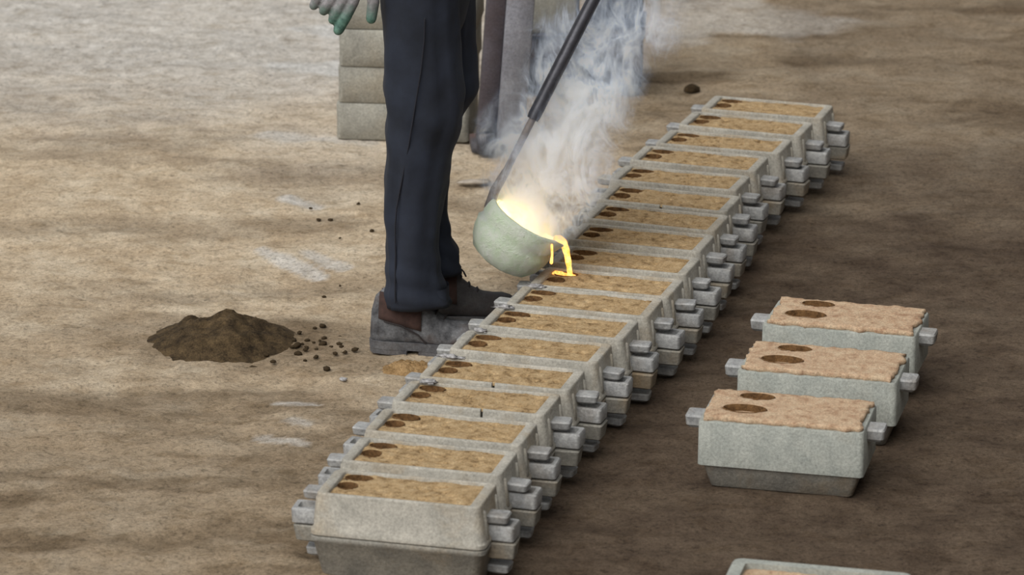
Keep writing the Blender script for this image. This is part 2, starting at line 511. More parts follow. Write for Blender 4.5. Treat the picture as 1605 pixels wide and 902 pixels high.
def sand_mesh(name, seed, hx=.1645, hy=.072, z0=.1955, holes=True, big=False):
    nx, ny = 66, 30
    rr = random.Random(seed)
    pits = [(rr.uniform(-hx * .6, hx * .93), rr.uniform(-hy * .85, hy * .85), rr.uniform(.006, .020), rr.uniform(.004, .008), rr.uniform(.010, .020)) for _ in range(rr.randint(14, 22))]
    verts = []
    for j in range(ny + 1):
        for i in range(nx + 1):
            x = -hx + 2 * hx * i / nx; y = -hy + 2 * hy * j / ny
            z = z0 + 0.003 * mnoise.fractal(Vector((x * 18, y * 18, seed * 2.3)), 1, 2, 4) + 0.0018 * mnoise.noise(Vector((x * 130, y * 130, seed)))
            edge = min(hx - abs(x), hy - abs(y))
            z -= 0.003 * max(0, 1 - edge / 0.010)
            for px_, py_, rx, ry, h in pits:
                q = ((x - px_) / rx) ** 2 + ((y - py_) / ry) ** 2
                if q < 3: z -= h * math.exp(-q * 1.8) * (0.6 + 0.9 * mnoise.noise(Vector((x * 90, y * 90, 3))))
            if holes:
                for (hx_, hy_, rx, ry, dep) in ((*HOLE_F, .0225, .020, .085), (*HOLE_B, .031, .0165, .085)):
                    q = math.hypot((x - hx_) / rx, (y - hy_) / ry)
                    z -= dep * (1 - min(1, max(0, (q - .85) / .20)))
                    if q < 1.7: z -= .003 * max(0, 1.7 - q)
            verts.append((x, y, z))
    faces = [(j * (nx + 1) + i, j * (nx + 1) + i + 1, (j + 1) * (nx + 1) + i + 1, (j + 1) * (nx + 1) + i) for j in range(ny) for i in range(nx)]
    me = bpy.data.meshes.new(name)
    me.from_pydata(verts, [], faces)
    return me

def disc_mesh(name, rx, ry, n=16, h=.006):
    return loft_mesh(name, [[(rx * s * math.cos(2 * math.pi * k / n), ry * s * math.sin(2 * math.pi * k / n), z) for k in range(n)] for s, z in ((.95, -h), (1, -.001), (.8, .001), (.3, .0018))], True, True)
plug_me = disc_mesh('metal_plug', .0208, .0185)
plug_b_me = disc_mesh('metal_plug_back', .0285, .0152)

def cup_mesh(name, rx, ry, n=24):
    return loft_mesh(name, [[(rx * s * math.cos(2 * math.pi * k / n), ry * s * math.sin(2 * math.pi * k / n), z) for k in range(n)] for s, z in ((1.10, -.0025), (1.05, .0004), (1.0, -.0015), (.94, -.015), (.90, -.06))], False, True)
cup_f_me = cup_mesh('sprue_cup', .0225, .020)
cup_b_me = cup_mesh('sprue_cup_back', .031, .0165)
LABELS = {
    0: 'nearest grey metal mould box of the long row, its whole front face showing',
    1: 'second mould box from the near end of the long row',
    2: 'third mould box from the near end, right behind the two nearest',
    3: 'fourth mould box from the near end, rim notched and splashed with silver metal',
    4: 'fifth mould box from the near end, sandy gap in its front rim',
    5: 'sixth mould box from the near end, level with the near boot heel',
    6: 'seventh mould box from the near end, touching the toe of the near boot',
    7: 'eighth mould box from the near end, beside the toe of the far boot',
    8: 'mould box of sand under the ladle, receiving the glowing metal stream',
    9: 'tenth mould box in the row, just behind the one being poured',
    10: 'eleventh mould box in the row, two behind the one being poured',
    11: 'twelfth mould box in the row, left end veiled by thin smoke',
    12: 'thirteenth mould box in the row, dark notch in its front rim',
    13: 'fourteenth mould box in the row, just behind the notched one veiled at left',
    14: 'fifteenth mould box, fourth from the far end of the row',
    15: 'sixteenth mould box, third from the far end of the row',
    16: 'seventeenth mould box, next to last at the far end',
    17: 'farthest mould box, last of the long row at the upper right',
}

def make_mould(i, x, y, ang):
    t = empty('sand_mould', (x, y, -.003), math.radians(ang + R.uniform(-.6, .6)))
    t.rotation_euler.x = math.radians(R.uniform(-.5, .5)); t.rotation_euler.y = math.radians(R.uniform(-.4, .4))
    t.scale.z = R.uniform(.99, 1.02)
    tag(t, LABELS[i], 'mould box', 'sand moulds standing in the long row')
    cm = cope_notch_r if i in (3,) else cope_notch if i in (4, 12) else cope_plain
    cope = link('cope', cm, M['flask'], t)
    drag = link('drag', drag_me, M['drag'], t)
    s = link('sand_fill', sand_mesh('sand_fill', i + 3), M['sand'], t)
    j = lambda a: R.uniform(-a, a)
    for side in (1, -1):
        k = link('lifting_knob', knob_me, M['lug'], cope); k.location = ((.214 if side > 0 else -.203) + j(.004), j(.006) - (.01 if side > 0 else .035), (.146 if side > 0 else .168) + j(.004)); k.rotation_euler.z = j(.15)
        l = link('pin_lug', lug_me, M['lug'], cope); l.location = (side * (.226 + j(.004)), j(.005), .1015); l.rotation_euler.z = j(.06)
        d = link('drag_lug', lug_low_me, M['drag'], drag); d.location = (side * (.226 + j(.004)), j(.005), .0985); d.rotation_euler.z = j(.06)
        d = link('lifting_knob', knob_me, M['drag'], drag); d.location = (side * .212, j(.01) + .02, .014); d.rotation_euler.z = j(.15)
        for yy in (-.052, .052):
            r = link('rib', rib_me, M['flask'], cope); r.location = (side * .197, yy, .114); r.rotation_euler = (0, -side * .11, 0)
    for c_, m_ in ((HOLE_F, cup_f_me), (HOLE_B, cup_b_me)):
        cu = link('sprue_cup', m_, M['burnt_shaded'], s); cu.location = (*c_, .1945)
    if 2 <= i <= 8:
        p = link('metal_plug', plug_me, M['scorched'], s); p.location = (*HOLE_F, .180)
        if i != 8:
            p = link('metal_plug', plug_b_me, M['scorched'], s); p.location = (*HOLE_B, .178)
    return t
moulds = [make_mould(i, *r) for i, r in enumerate(ROW)]

def mould_pt(i, lx, ly, z):
    x, y, a = ROW[i]; a = math.radians(a)
    return (x + lx * math.cos(a) - ly * math.sin(a), y + lx * math.sin(a) + ly * math.cos(a), z)

# splashes of spilled metal frozen on the rims
for k, (i, lx, ly, rx, ry, w) in enumerate(((3, -.142, .072, .020, .008, 'lump of silvery spilled metal on the back rim of the fourth mould'),
                                            (4, -.155, .074, .030, .007, 'thin silvery metal splash on the back rim of the fifth mould'),
                                            (5, -.155, .074, .018, .006, 'small dark and silver metal splash on the back rim of the sixth mould'),
                                            (6, -.165, .074, .024, .009, 'silvery metal splash at the left corner between seventh and eighth moulds'),
                                            (7, -.155, .074, .022, .007, 'crumpled grey metal splash on the rim just before the poured mould'))):
    me = lump_mesh('metal_splash', rx, ry, .0065, k + 20, .9, 2.6, 3)
    o = link('metal_splash', me, M['silver']); o.location = mould_pt(i, lx, ly, .1985 * moulds[i].scale.z); o.rotation_euler.z = math.radians(ROW[i][2])
    tag(o, w, 'metal scrap', 'metal splashes on the rims')

# ------------------------------------------------------------------ mould boxes of the right-hand row
r_cope_me = loft_mesh('cope', rloops([(.196, .106, .012, .0605), (.200, .110, .012, .063), (.199, .109, .012, .170), (.196, .106, .010, .174), (.17, .085, .008, .174), (.168, .083, .008, .12)]), auto=50)
r_drag_me = loft_mesh('drag', rloops([(.168, .08, .012, 0), (.172, .084, .012, .004), (.188, .100, .012, .0595)]), True, True, 50)
r_cope_rim = loft_mesh('cope_low_sand', rloops([(.196, .106, .02, .0605), (.200, .110, .02, .063), (.196, .106, .02, .170), (.192, .102, .018, .176), (.165, .08, .01, .176), (.163, .078, .01, .12)]), auto=50)

def slab_mesh(name, seed, hx=.188, hy=.100, z0=.168, th=.018, hole=(.0, -.03)):
    nx, ny = 60, 34
    verts, faces = [], []
    for j in range(ny + 1):
        for i in range(nx + 1):
            u = -1 + 2 * i / nx; w = -1 + 2 * j / ny
            x, y = hx * u, hy * w
            e = max(abs(u), abs(w))
            k = max(0, (e - .88) / .12)
            x += k * .012 * mnoise.fractal(Vector((x * 30, y * 30, seed)), 1, 2, 3) * (1 if abs(u) > .8 else .2)
            y += k * .012 * mnoise.fractal(Vector((x * 30, y * 30, seed + 9)), 1, 2, 3) * (1 if abs(w) > .8 else .2)
            z = z0 + th + .0016 * mnoise.fractal(Vector((x * 22, y * 22, seed)), 1, 2, 4)
            for hx_, hy_, rx, ry in (hole if isinstance(hole[0], tuple) else ((hole[0], hole[1], .05, .036),)):
                q = math.hypot((x - hx_) / rx, (y - hy_) / ry)
                z -= .05 * (1 - min(1, max(0, (q - .86) / .2)))
            z -= .002 * k * k
            verts.append((x, y, z))
    W = nx + 1
    faces = [(j * W + i, j * W + i + 1, (j + 1) * W + i + 1, (j + 1) * W + i) for j in range(ny) for i in range(nx)]
    ring = [i for i in range(nx)] + [j * W + nx for j in range(ny)] + [ny * W + i for i in range(nx, 0, -1)] + [j * W for j in range(ny, 0, -1)]
    n = len(ring); prev = ring
    for zz, ins in ((z0 + th * .45, 1.005), (z0 + .002, .965)):
        base = len(verts)
        for r in ring:
            x, y, _ = verts[r]
            s = ins + .02 * mnoise.noise(Vector((x * 60, y * 60, seed + zz * 80)))
            verts.append((x * s, y * s, zz))
        cur = list(range(base, base + n))
        faces += [(prev[k], cur[k], cur[(k + 1) % n], prev[(k + 1) % n]) for k in range(n)]
        prev = cur
    faces.append(tuple(reversed(prev)))
    me = bpy.data.meshes.new(name); me.from_pydata(verts, [], faces)
    bm = bmesh.new(); bm.from_mesh(me); bmesh.ops.recalc_face_normals(bm, faces=bm.faces); bm.to_mesh(me); bm.free()
    return me

SLAB_HOLES = ((-.100, -.030, .050, .027), (-.085, .062, .040, .020))
slab_cups = [cup_mesh('slab_sprue_cup', h[2], h[3]) for h in SLAB_HOLES]
def right_mould(fl, ang, label, seed, proud=True, back=False):
    a = math.radians(ang)
    hx, hy = .199, (.109 if not back else -.109)
    cx = fl[0] + hx * math.cos(a) - hy * math.sin(a); cy = fl[1] + hx * math.sin(a) + hy * math.cos(a)
    t = empty('sand_mould', (cx, cy, -.004), a)
    tag(t, label, 'mould box', 'sand moulds in the right-hand row')
    cope = link('cope', r_cope_me if proud else r_cope_rim, M['flask_pale'], t)
    drag = link('drag', r_drag_me, M['drag'], t)
    if proud:
        sl = link('sand_slab', slab_mesh('sand_slab', seed, hole=SLAB_HOLES), M['sand_pink'], t)
        for (hx_, hy_, rx, ry), cm in zip(SLAB_HOLES, slab_cups):
            c = link('sprue_cup', cm, M['burnt_shaded'], sl); c.location = (hx_, hy_, .1865)
    else:
        link('sand_fill', sand_mesh('sand_fill', seed, .166, .081, .166, False), M['sand_pink'], t)
    for side in (1, -1):
        k = link('lifting_knob', knob_me, M['flask_pale'], cope); k.location = (side * .213, -.03, .135); k.scale = (1.0, 1.3, 1.5)
    return t
right_mould((.4427, 8.4276), -13.5, 'grey mould box at right with pale pink sand slab standing proud on top', 61)
right_mould((.556, 8.790), -14.5, 'grey mould box at right with scalloped sand edge, behind the nearer proud-slab box', 62)
right_mould((.640, 9.150), -15.5, 'pale corner of a mould box at right, farthest of its row', 63)
right_mould((.477, 7.565), -13.5, 'mould box at the bottom right corner, only its pale rim corner showing', 64, proud=False, back=True)

# ------------------------------------------------------------------ flasks stacked behind the worker
st_me = loft_mesh('flask_body', rloops([(.208, .135, .015, 0), (.212, .139, .015, .004), (.211, .138, .015, .058), (.212, .139, .015, .114), (.208, .135, .015, .1185), (.18, .107, .01, .1185), (.178, .105, .01, .02)], n=2), True, True, 50)
for k, (dx, dy, rz, w) in enumerate(((0, 0, -6, 'lowest grey cast flask of the stack, resting on the floor behind the worker'),
                                   (.006, .004, -5.2, 'second grey cast flask from the floor in the stack behind the worker'),
                                   (.012, -.003, -6.5, 'third grey cast flask from the floor in the stack behind the worker'),
                                   (.022, .01, -5, 'fourth grey cast flask from the floor, behind the green gloved fingers'),
                                   (.018, .004, -6, 'topmost grey cast flask of the stack behind the worker'))):
    t = link('stacked_flask', st_me, M['flask_stack'])
    t.location = (-.333 + dx, 11.64 + dy, -.004 + k * .1195); t.rotation_euler.z = math.radians(rz)
    tag(t, w, 'flask', 'flasks stacked behind the worker')

# ------------------------------------------------------------------ machine post and dark platform behind the smoke
t = empty('machine_post', (-.05, 11.40, 0), math.radians(4))
tag(t, 'blue-grey steel machine post with dark rusty side, right of the worker behind smoke', 'post')
def part_boxes(name, boxes, mat, parent, bev=.003, lean=0.0):
    v, f = [], []
    for lo, hi in boxes: box_into(v, f, lo, hi, bev)
    v = [(x + lean * z, y, z) for x, y, z in v]
    return link(name, to_mesh(name, v, f, 50), mat, parent)
part_boxes('column', [((-.005, -.045, .03), (.082, .045, 1.3))], M['post'], t, .004, .075)
part_boxes('side_flange', [((-.064, -.03, .03), (-.0052, .04, 1.3))], M['post_dark'], t, .004, .075)
part_boxes('foot', [((-.064, -.075, 0), (-.006, -.0455, .07)), ((-.05, -.07, .0702), (-.02, -.046, .085))], M['steel'], t, .006)
part_boxes('base_plate', [((-.08, -.045, 0), (.1, .08, .0298))], M['platform'], t, .003)

t = empty('iron_machine', (.235, 12.2, 0), math.radians(-3))
tag(t, 'dark rusty iron machine base with blue-grey upright, half hidden behind the smoke', 'machine')
part_boxes('upright', [((.035, -.08, .2102), (.20, .14, .95))], M['upright'], t, .006)
part_boxes('upright_flange', [((.10, -.1, .2102), (.135, -.0802, .95))], M['upright'], t, .004)
part_boxes('body', [((-.20, -.16, .03), (.20, .16, .198))], M['platform'], t, .005)
part_boxes('skid', [((-.19, -.15, 0), (-.13, .15, .0298))], M['platform'], t, .003)
part_boxes('skid', [((.13, -.15, 0), (.19, .15, .0298))], M['platform'], t, .003)
part_boxes('top_plate', [((-.21, -.17, .1982), (.21, .17, .210))], M['platform'], t, .003)
for k, w in enumerate(('grey cast flask lying on the dark iron machine base beside the ladle rod', 'upper of two grey flasks on the iron machine base, beside the ladle rod')):
    t = link('platform_flask', st_me, M['flask_stack'])
    t.location = (.115, 12.17, .2105 + k * .1195); t.rotation_euler.z = math.radians(-3)
    t.scale = (.5, .9, 1)
    tag(t, w, 'flask', 'flasks on the iron machine base')

# ------------------------------------------------------------------ worker
W = empty('person', (-.22, 9.57, 0))
tag(W, 'person in navy work trousers, dusty work boots and green coated gloves, pouring with a ladle', 'person')
def wl(name, me, mat, parent=None, smooth=True):
    o = link(name, me, mat, None, smooth)
    o.parent = parent or W
    o.matrix_parent_inverse = Matrix.Translation(-Vector(W.location)) if parent is None else Matrix()
    return o

NEAR = [(0.951, -0.336, -0.132), (0.85, -0.33, -0.133), (0.748, -0.332, -0.123), (0.679, -0.331, -0.117), (0.611, -0.328, -0.136), (0.542, -0.327, -0.157), (0.455, -0.331, -0.171), (0.385, -0.334, -0.183), (0.298, -0.328, -0.190), (0.21, -0.329, -0.186), (0.165, -0.333, -0.173), (0.128, -0.337, -0.159)]
FAR = [(0.905, -0.247, -0.098), (0.80, -0.248, -0.103), (0.703, -0.241, -0.091), (0.65, -0.243, -0.093), (0.612, -0.258, -0.117), (0.514, -0.276, -0.160), (0.37, -0.295, -0.172), (0.318, -0.287, -0.178), (0.281, -0.278, -0.166), (0.245, -0.278, -0.166), (0.20, -0.279, -0.141), (0.145, -0.272, -0.138)]

def leg_loft(v, f, tab, cy, seed, top):
    zs = [t[0] for t in tab][::-1]; xl = [t[1] for t in tab][::-1]; xr = [t[2] for t in tab][::-1]
    n = 40; loops = []
    Z = np.linspace(zs[0], top, 80)
    # smooth interpolation
    def ip(z, ys): 
        k = np.linspace(-.02, .02, 5)
        return float(np.mean(np.interp(np.clip(z + k, zs[0], top), zs, ys)))
    for z in Z:
        a, b = ip(z, xl), ip(z, xr)
        cx = (a + b) / 2; rx = (b - a) / 2
        ry = np.interp(z, [.12, .35, .55, .75, .95, 1.1], [.078, .080, .088, .098, .105, .11])
        hem = math.exp(-max(0, z - zs[0]) / .10)
        ring = []
        for k in range(n):
            th = 2 * math.pi * k / n
            c, s = math.cos(th), math.sin(th)
            e = .86
            px_ = math.copysign(abs(c) ** e, c) * rx; py_ = math.copysign(abs(s) ** e, s) * ry
            nz = mnoise.fractal(Vector((c * 1.3 + seed, s * 1.3, z * 5)), 1, 2, 3)
            vert = mnoise.noise(Vector((c * 3 + seed, s * 3, z * 1.6 + 4)))
            bunch = math.sin(z * 95 + 2.2 * c + seed + 2 * s) * hem
            knee = math.sin(z * 48 + 3 * c + seed) * math.exp(-((z - .62) / .12) ** 2)
            dsp = .008 * nz + .008 * vert + .005 * bunch + .004 * knee
            ring.append((cx + px_ + c * dsp, cy + py_ + s * dsp, z + .006 * math.sin(th + 2.0) * hem))
        loops.append(ring)
    # turned-in hem
    first = loops[0]; mx = sum(p[0] for p in first) / n; my = sum(p[1] for p in first) / n
    inner = [[(mx + (p[0] - mx) * .9, my + (p[1] - my) * .9, p[2] + dz) for p in first] for dz in (.002, .05)]
    loft(v, f, [inner[1], inner[0]] + loops, False, True)

v, f = [], []
leg_loft(v, f, NEAR, 9.445, 1.0, 1.03)
leg_loft(v, f, FAR, 9.67, 5.0, .97)
# seat of the trousers
hip = []
for z, rx, ry, cx in ((.82, .09, .17, -.235), (.88, .105, .19, -.225), (.94, .112, .198, -.218), (1.0, .118, .20, -.216), (1.04, .118, .195, -.214)):
    hip.append([(cx + rx * math.cos(2 * math.pi * k / 32), 9.56 + ry * math.sin(2 * math.pi * k / 32), z) for k in range(32)])
loft(v, f, hip, True, True)
trousers = wl('trousers', to_mesh('trousers', v, f), M['denim'])
# side seam following the outer face of the near leg
def near_surface(x, z):
    zs = [t[0] for t in NEAR][::-1]
    a = float(np.interp(z, zs, [t[1] for t in NEAR][::-1])); b = float(np.interp(z, zs, [t[2] for t in NEAR][::-1]))
    cx, rx = (a + b) / 2, (b - a) / 2
    ry = np.interp(z, [.12, .35, .55, .75, .95], [.078, .080, .088, .098, .105])
    c = max(-.99, min(.99, (x - cx) / rx)); c = math.copysign(abs(c) ** (1 / .86), c)
    return 9.445 - ry * (math.sqrt(1 - c * c)) ** .86
sp = [(-.222, .93), (-.224, .875), (-.233, .791), (-.25, .69), (-.267, .587), (-.287, .484), (-.300, .415), (-.304, .364), (-.304, .28), (-.306, .2), (-.306, .14)]
pts = []
for i in range(len(sp) - 1):
    for k in range(4):
        a = k / 4
        x = sp[i][0] * (1 - a) + sp[i + 1][0] * a; z = sp[i][1] * (1 - a) + sp[i + 1][1] * a
        pts.append((x, near_surface(x, z) - .0055, z))
seam = link('side_seam', tube_mesh('side_seam', pts, [.0022] * len(pts), 6), M['seam'])
seam.parent = trousers

# jacket: torso and sleeves as one remeshed surface
def remeshed(name, builder, mat, voxel, parent=None, it=4):
    v, f = [], []
    builder(v, f)
    o = wl(name, to_mesh(name, v, f), mat, parent)
    md = o.modifiers.new('remesh', 'REMESH'); md.mode = 'VOXEL'; md.voxel_size = voxel; md.use_smooth_shade = True
    ms = o.modifiers.new('smooth', 'SMOOTH'); ms.iterations = it; ms.factor = .5
    return o

SH_R = (-.24, 9.37, 1.42); EL_R = (-.36, 9.36, 1.22); WR_R = (-.372, 9.39, 1.075)
SH_L = (-.17, 9.75, 1.42); EL_L = (.02, 9.86, 1.20); WR_L = (.232, 9.755, 1.085)
def body_b(v, f):
    tube_into(v, f, [(-.215, 9.56, 1.10), (-.21, 9.56, 1.18), (-.205, 9.56, 1.36)], [.125, .12, .14], 18, 1.2)
    tube_into(v, f, [SH_R, (-.2, 9.56, 1.44), SH_L], [.06, .075, .06], 14)
    tube_into(v, f, [(-.2, 9.56, 1.42), (-.18, 9.56, 1.54)], [.058, .055], 14)
    ball_into(v, f, (-.165, 9.56, 1.645), .095, .075, .118, 18, 12)
    ball_into(v, f, (-.125, 9.56, 1.59), .06, .052, .06)
    tube_into(v, f, [(-.085, 9.56, 1.665), (-.055, 9.56, 1.632)], [.012, .016], 8)
    for s in (-1, 1):
        ball_into(v, f, (-.175, 9.56 + s * .076, 1.645), .022, .012, .034)
        ball_into(v, f, (-.082, 9.56 + s * .032, 1.662), .014, .014, .010)
    tube_into(v, f, [(-.072, 9.535, 1.60), (-.066, 9.56, 1.602), (-.072, 9.585, 1.60)], [.008, .010, .008], 8)
    for a, b, c in ((SH_R, EL_R, WR_R), (SH_L, EL_L, WR_L)):
        tube_into(v, f, [a, b, c], [.05, .04, .028], 12)
    for hx, kx, ax, cy in ((-.225, -.238, -.262, 9.447), (-.18, -.205, -.225, 9.67)):
        tube_into(v, f, [(hx, cy, .93), (kx, cy, .55), (ax, cy, .15)], [.05, .038, .03], 12)
remeshed('body', body_b, M['skin'], .012)
def jacket_b(v, f):
    tube_into(v, f, [(-.215, 9.56, 1.13), (-.21, 9.56, 1.20), (-.205, 9.56, 1.36)], [.15, .14, .16], 20, 1.22)
    tube_into(v, f, [SH_R, (-.2, 9.56, 1.44), SH_L], [.075, .085, .075], 14)
    tube_into(v, f, [(-.2, 9.56, 1.44), (-.192, 9.56, 1.50)], [.075, .07], 14)
    for a, b, c in ((SH_R, EL_R, WR_R), (SH_L, EL_L, WR_L)):
        c = tuple(b[k] + (c[k] - b[k]) * .85 for k in range(3))
        tube_into(v, f, [a, b, c], [.07, .056, .046], 14)
    tube_into(v, f, [(-.09, 9.60, 1.0), (-.082, 9.61, .935)], [.022, .012], 10)
remeshed('jacket', jacket_b, M['jacket'], .012)
def hair_b(v, f):
    ball_into(v, f, (-.178, 9.56, 1.672), .096, .083, .105, 18, 12)
remeshed('hair', hair_b, M['hair'], .012)

# right glove, hanging open beside the thigh
def glove_r(v, f):
    tube_into(v, f, [(-.372, 9.385, 1.10), (-.385, 9.385, 1.055)], [.040, .038], 14, .8)
    palm = [(-.385, 9.385, 1.05), (-.405, 9.383, 1.02), (-.425, 9.382, .995)]
    tube_into(v, f, palm, [.036, .042, .040], 16, .5)
    tube_into(v, f, [(-.400, 9.384, 1.01), (-.452, 9.384, 1.0)], [.028, .018], 14, .7)
    for pts, r in (([(-.392, 9.376, 1.01), (-.408, 9.368, .965), (-.428, 9.364, .925), (-.444, 9.366, .893)], [.0155, .0150, .0145, .0125]),      # index
                   ([(-.415, 9.378, 1.005), (-.432, 9.366, .972), (-.446, 9.364, .945), (-.457, 9.370, .920)], [.0155, .0150, .0145, .0125]),     # middle
                   ([(-.435, 9.382, 1.0), (-.456, 9.368, .978), (-.473, 9.368, .957), (-.481, 9.375, .942)], [.0150, .0145, .0135, .012]),         # ring
                   ([(-.448, 9.390, 1.005), (-.480, 9.382, .99), (-.498, 9.380, .972), (-.507, 9.383, .953)], [.0135, .013, .0125, .011]),          # little
                   ([(-.385, 9.385, 1.045), (-.358, 9.375, 1.005), (-.354, 9.370, .965), (-.360, 9.370, .922)], [.018, .0155, .0145, .0125])):     # thumb
        tube_into(v, f, pts, [q * 1.12 for q in r], 12)
remeshed('glove', glove_r, M['glove'], .0028, None, 3)

# ladle rod runs through this line; the left glove closes round it
ROD0 = Vector((-.030, 9.505, .447)); ROD1 = Vector((.214, 9.65, .905)); RD = (ROD1 - ROD0).normalized()
GR = ROD0 + RD * ((1.07 - ROD0.z) / RD.z)
def glove_l(v, f):
    w = Vector(WR_L)
    perp = RD.cross(Vector((0, 1, 0))).normalized(); dep = RD.cross(perp).normalized()
    towrist = (w - GR); towrist = (towrist - RD * towrist.dot(RD)).normalized(); oth = RD.cross(towrist).normalized()
    tube_into(v, f, [w, GR + towrist * .045], [.036, .034], 14, .8)
    for k in range(4):
        c = GR + RD * (.036 - .024 * k)
        r = .013
        pts = []
        for q in range(7):
            a = math.radians(-10 + 45 * q)
            pts.append(c + towrist * (math.cos(a) * (.032)) + oth * (math.sin(a) * (.032)))
        tube_into(v, f, pts, [.014, .014, .0135, .013, .013, .012, .011], 10)
    pts = [GR + towrist * .04 + RD * .02, GR + towrist * .028 - oth * .03 + RD * .05, GR - oth * .033 - towrist * .005 + RD * .058]
    tube_into(v, f, pts, [.016, .014, .012], 10)
    tube_into(v, f, [GR + towrist * .038 + RD * .035, GR + towrist * .038 - RD * .035], [.02, .02], 12)
remeshed('glove', glove_l, M['glove'], .0035, None, 2)

# boots
def boot(loc, rz, leather, mirror, panel=True):
    t = bpy.data.objects.new('boot', None); COL.objects.link(t); t.empty_display_size = .05
    secs = [(.000, .030, .075, .012), (.004, .026, .115, .024), (.014, .025, .152, .034), (.035, .025, .172, .040), (.07, .025, .180, .043), (.105, .025, .178, .043), (.135, .025, .160, .043), (.160, .025, .132, .044), (.185, .025, .108, .046), (.215, .025, .090, .048), (.245, .025, .086, .049), (.27, .025, .085, .048), (.29, .025, .079, .044), (.305, .027, .066, .035), (.314, .030, .050, .018)]
    loops = []
    n = 24
    for x, zb, zt, hw in secs:
        ring = []
        for k in range(n):
            th = 2 * math.pi * k / n
            c, s = math.cos(th), math.sin(th)
            zc = zb + (zt - zb) * .34
            if s < 0: z = zc + (zc - zb) * math.copysign(abs(s) ** .45, s)
            else: z = zc + (zt - zc) * abs(s) ** .8
            yy = hw * math.copysign(abs(c) ** .7, c) * (1 if s < 0 else (1 - .28 * abs(s)))
            cr = .0025 * mnoise.noise(Vector((x * 40, c * 2, z * 60))) + .0018 * math.sin(x * 190) * (1 if .15 < x < .24 else 0) * max(0, s)
            ring.append((x, yy * (1 + cr * 8), z + cr))
        loops.append(ring)
    up = link('upper', loft_mesh('upper', loops, True, True, 80), leather, t)
    # sole with heel block
    def outline(g):
        return [(.002 - g, .014), (.012 - g * .8, .032 + g), (.05, .042 + g), (.10, .041 + g), (.15, .043 + g), (.21, .050 + g), (.255, .051 + g), (.285, .045 + g), (.308 + g * .7, .031 + g), (.319 + g, .012)]
    def solid(g, z0, z1, xmax=None, xmin=None):
        o_ = outline(g)
        o_ = [(min(x, xmax) if xmax else x, y) for x, y in o_]; o_ = [(max(x, xmin) if xmin else x, y) for x, y in o_]
        p = o_ + [(x, -y) for x, y in reversed(o_)]
        return [[(x, y, z) for x, y in p] for z in (z0, z1)]
    v, f = [], []
    loft(v, f, solid(.004, .014, .034), True, True)
    loft(v, f, solid(.003, 0, .0142, xmax=.105), True, True)
    loft(v, f, solid(.003, 0, .0142, xmin=.135), True, True)
    sole = link('sole', to_mesh('sole', v, f, 40), M['rubber'], t)
    # side panel of brown suede on both flanks and heel counter strip
    if panel:
        for s in (-1, 1):
            P = []
            for u in np.linspace(0, 1, 9):
                row = []
                for w in np.linspace(0, 1, 7):
                    x = .028 + .115 * u; zl = .098 - .028 * u; zh = .165 - .035 * max(0, u - .6)
                    z = zl + (zh - zl) * w
                    i = np.interp(x, [q[0] for q in secs], range(len(secs)))
                    zt = float(np.interp(x, [q[0] for q in secs], [q[2] for q in secs])); hw = float(np.interp(x, [q[0] for q in secs], [q[3] for q in secs]))
                    zc = .025 + (zt - .025) * .34
                    sn = max(0, min(.98, ((z - zc) / (zt - zc)))) ** (1 / .8)
                    yy = hw * (math.sqrt(1 - sn * sn)) ** .7 * (1 - .28 * sn) + .002
                    row.append((x, s * yy, z))
                P.append(row)
            vv = [p for r in P for p in r]; ff = [(a * 7 + b, a * 7 + b + 1, (a + 1) * 7 + b + 1, (a + 1) * 7 + b) for a in range(8) for b in range(6)]
            pm = link('ankle_panel', to_mesh('ankle_panel', vv, ff), M['suede'], t)
            sd = pm.modifiers.new('thick', 'SOLIDIFY'); sd.thickness = .003; sd.offset = 0
    # laces across the instep, tongue edge
    for k in range(4):
        x = .135 + .022 * k
        zt = float(np.interp(x, [q[0] for q in secs], [q[2] for q in secs]))
        hw = float(np.interp(x, [q[0] for q in secs], [q[3] for q in secs])) * .5
        link('lace', tube_mesh('lace', [(x - .006, -hw, zt - .010), (x, -hw * .4, zt + .002), (x + .001, hw * .4, zt + .002), (x - .006, hw, zt - .010)], [.0026] * 4, 6), M['lace'], t)
    link('lace', tube_mesh('lace', [(.14, .01, .162), (.15, .028, .170), (.162, .030, .158), (.168, .034, .146)], [.0024] * 4, 6), M['lace'], t)
    link('stitch_welt', tube_mesh('stitch_welt', [(.045, -.045, .092), (.09, -.047, .083), (.135, -.047, .06), (.155, -.048, .038)], [.0022] * 4, 6), M['lace'], t)
    t.parent = W
    t.location = Vector(loc) - Vector(W.location); t.rotation_euler.z = rz
    if mirror: t.scale.y = -1
    return t
boot((-.374, 9.470, -.004), math.radians(-9), M['leather'], False)
boot((-.294, 9.665, -.004), math.radians(4), M['leather_dark'], True)

# ------------------------------------------------------------------ ladle, stream, pool
L = empty('pouring_ladle', (.013, 9.505, .2))
tag(L, 'pale green pouring ladle tipped to the right, full of glowing metal, on a rod', 'ladle')
TILT = math.radians(32)
rimc = Vector((.040, 9.505, .350))
Mx = Matrix.Translation(rimc) @ Matrix.Rotation(TILT, 4, 'Y') @ Matrix.Rotation(math.radians(2), 4, 'X')
def lathe_pts(prof, n=48, bumpy=0.0, seed=0, spout=True):
    loops = []
    for r, z in prof:
        ring = []
        for k in range(n):
            th = 2 * math.pi * k / n
            c, s = math.cos(th), math.sin(th)
            d = bumpy * mnoise.fractal(Vector((c * 4 + seed, s * 4, z * 34)), 1, 2, 4)
            rr = r + d
            dz = 0
            if spout and z > -.035:   # pouring lip at +x
                g = math.exp(-(math.atan2(s, c) / .34) ** 2) * (z + .035) / .035
                rr += .017 * g; dz = -.012 * g
            ring.append(tuple(Mx @ Vector((rr * c, rr * s, z + dz))))
        loops.append(ring)
    return loops
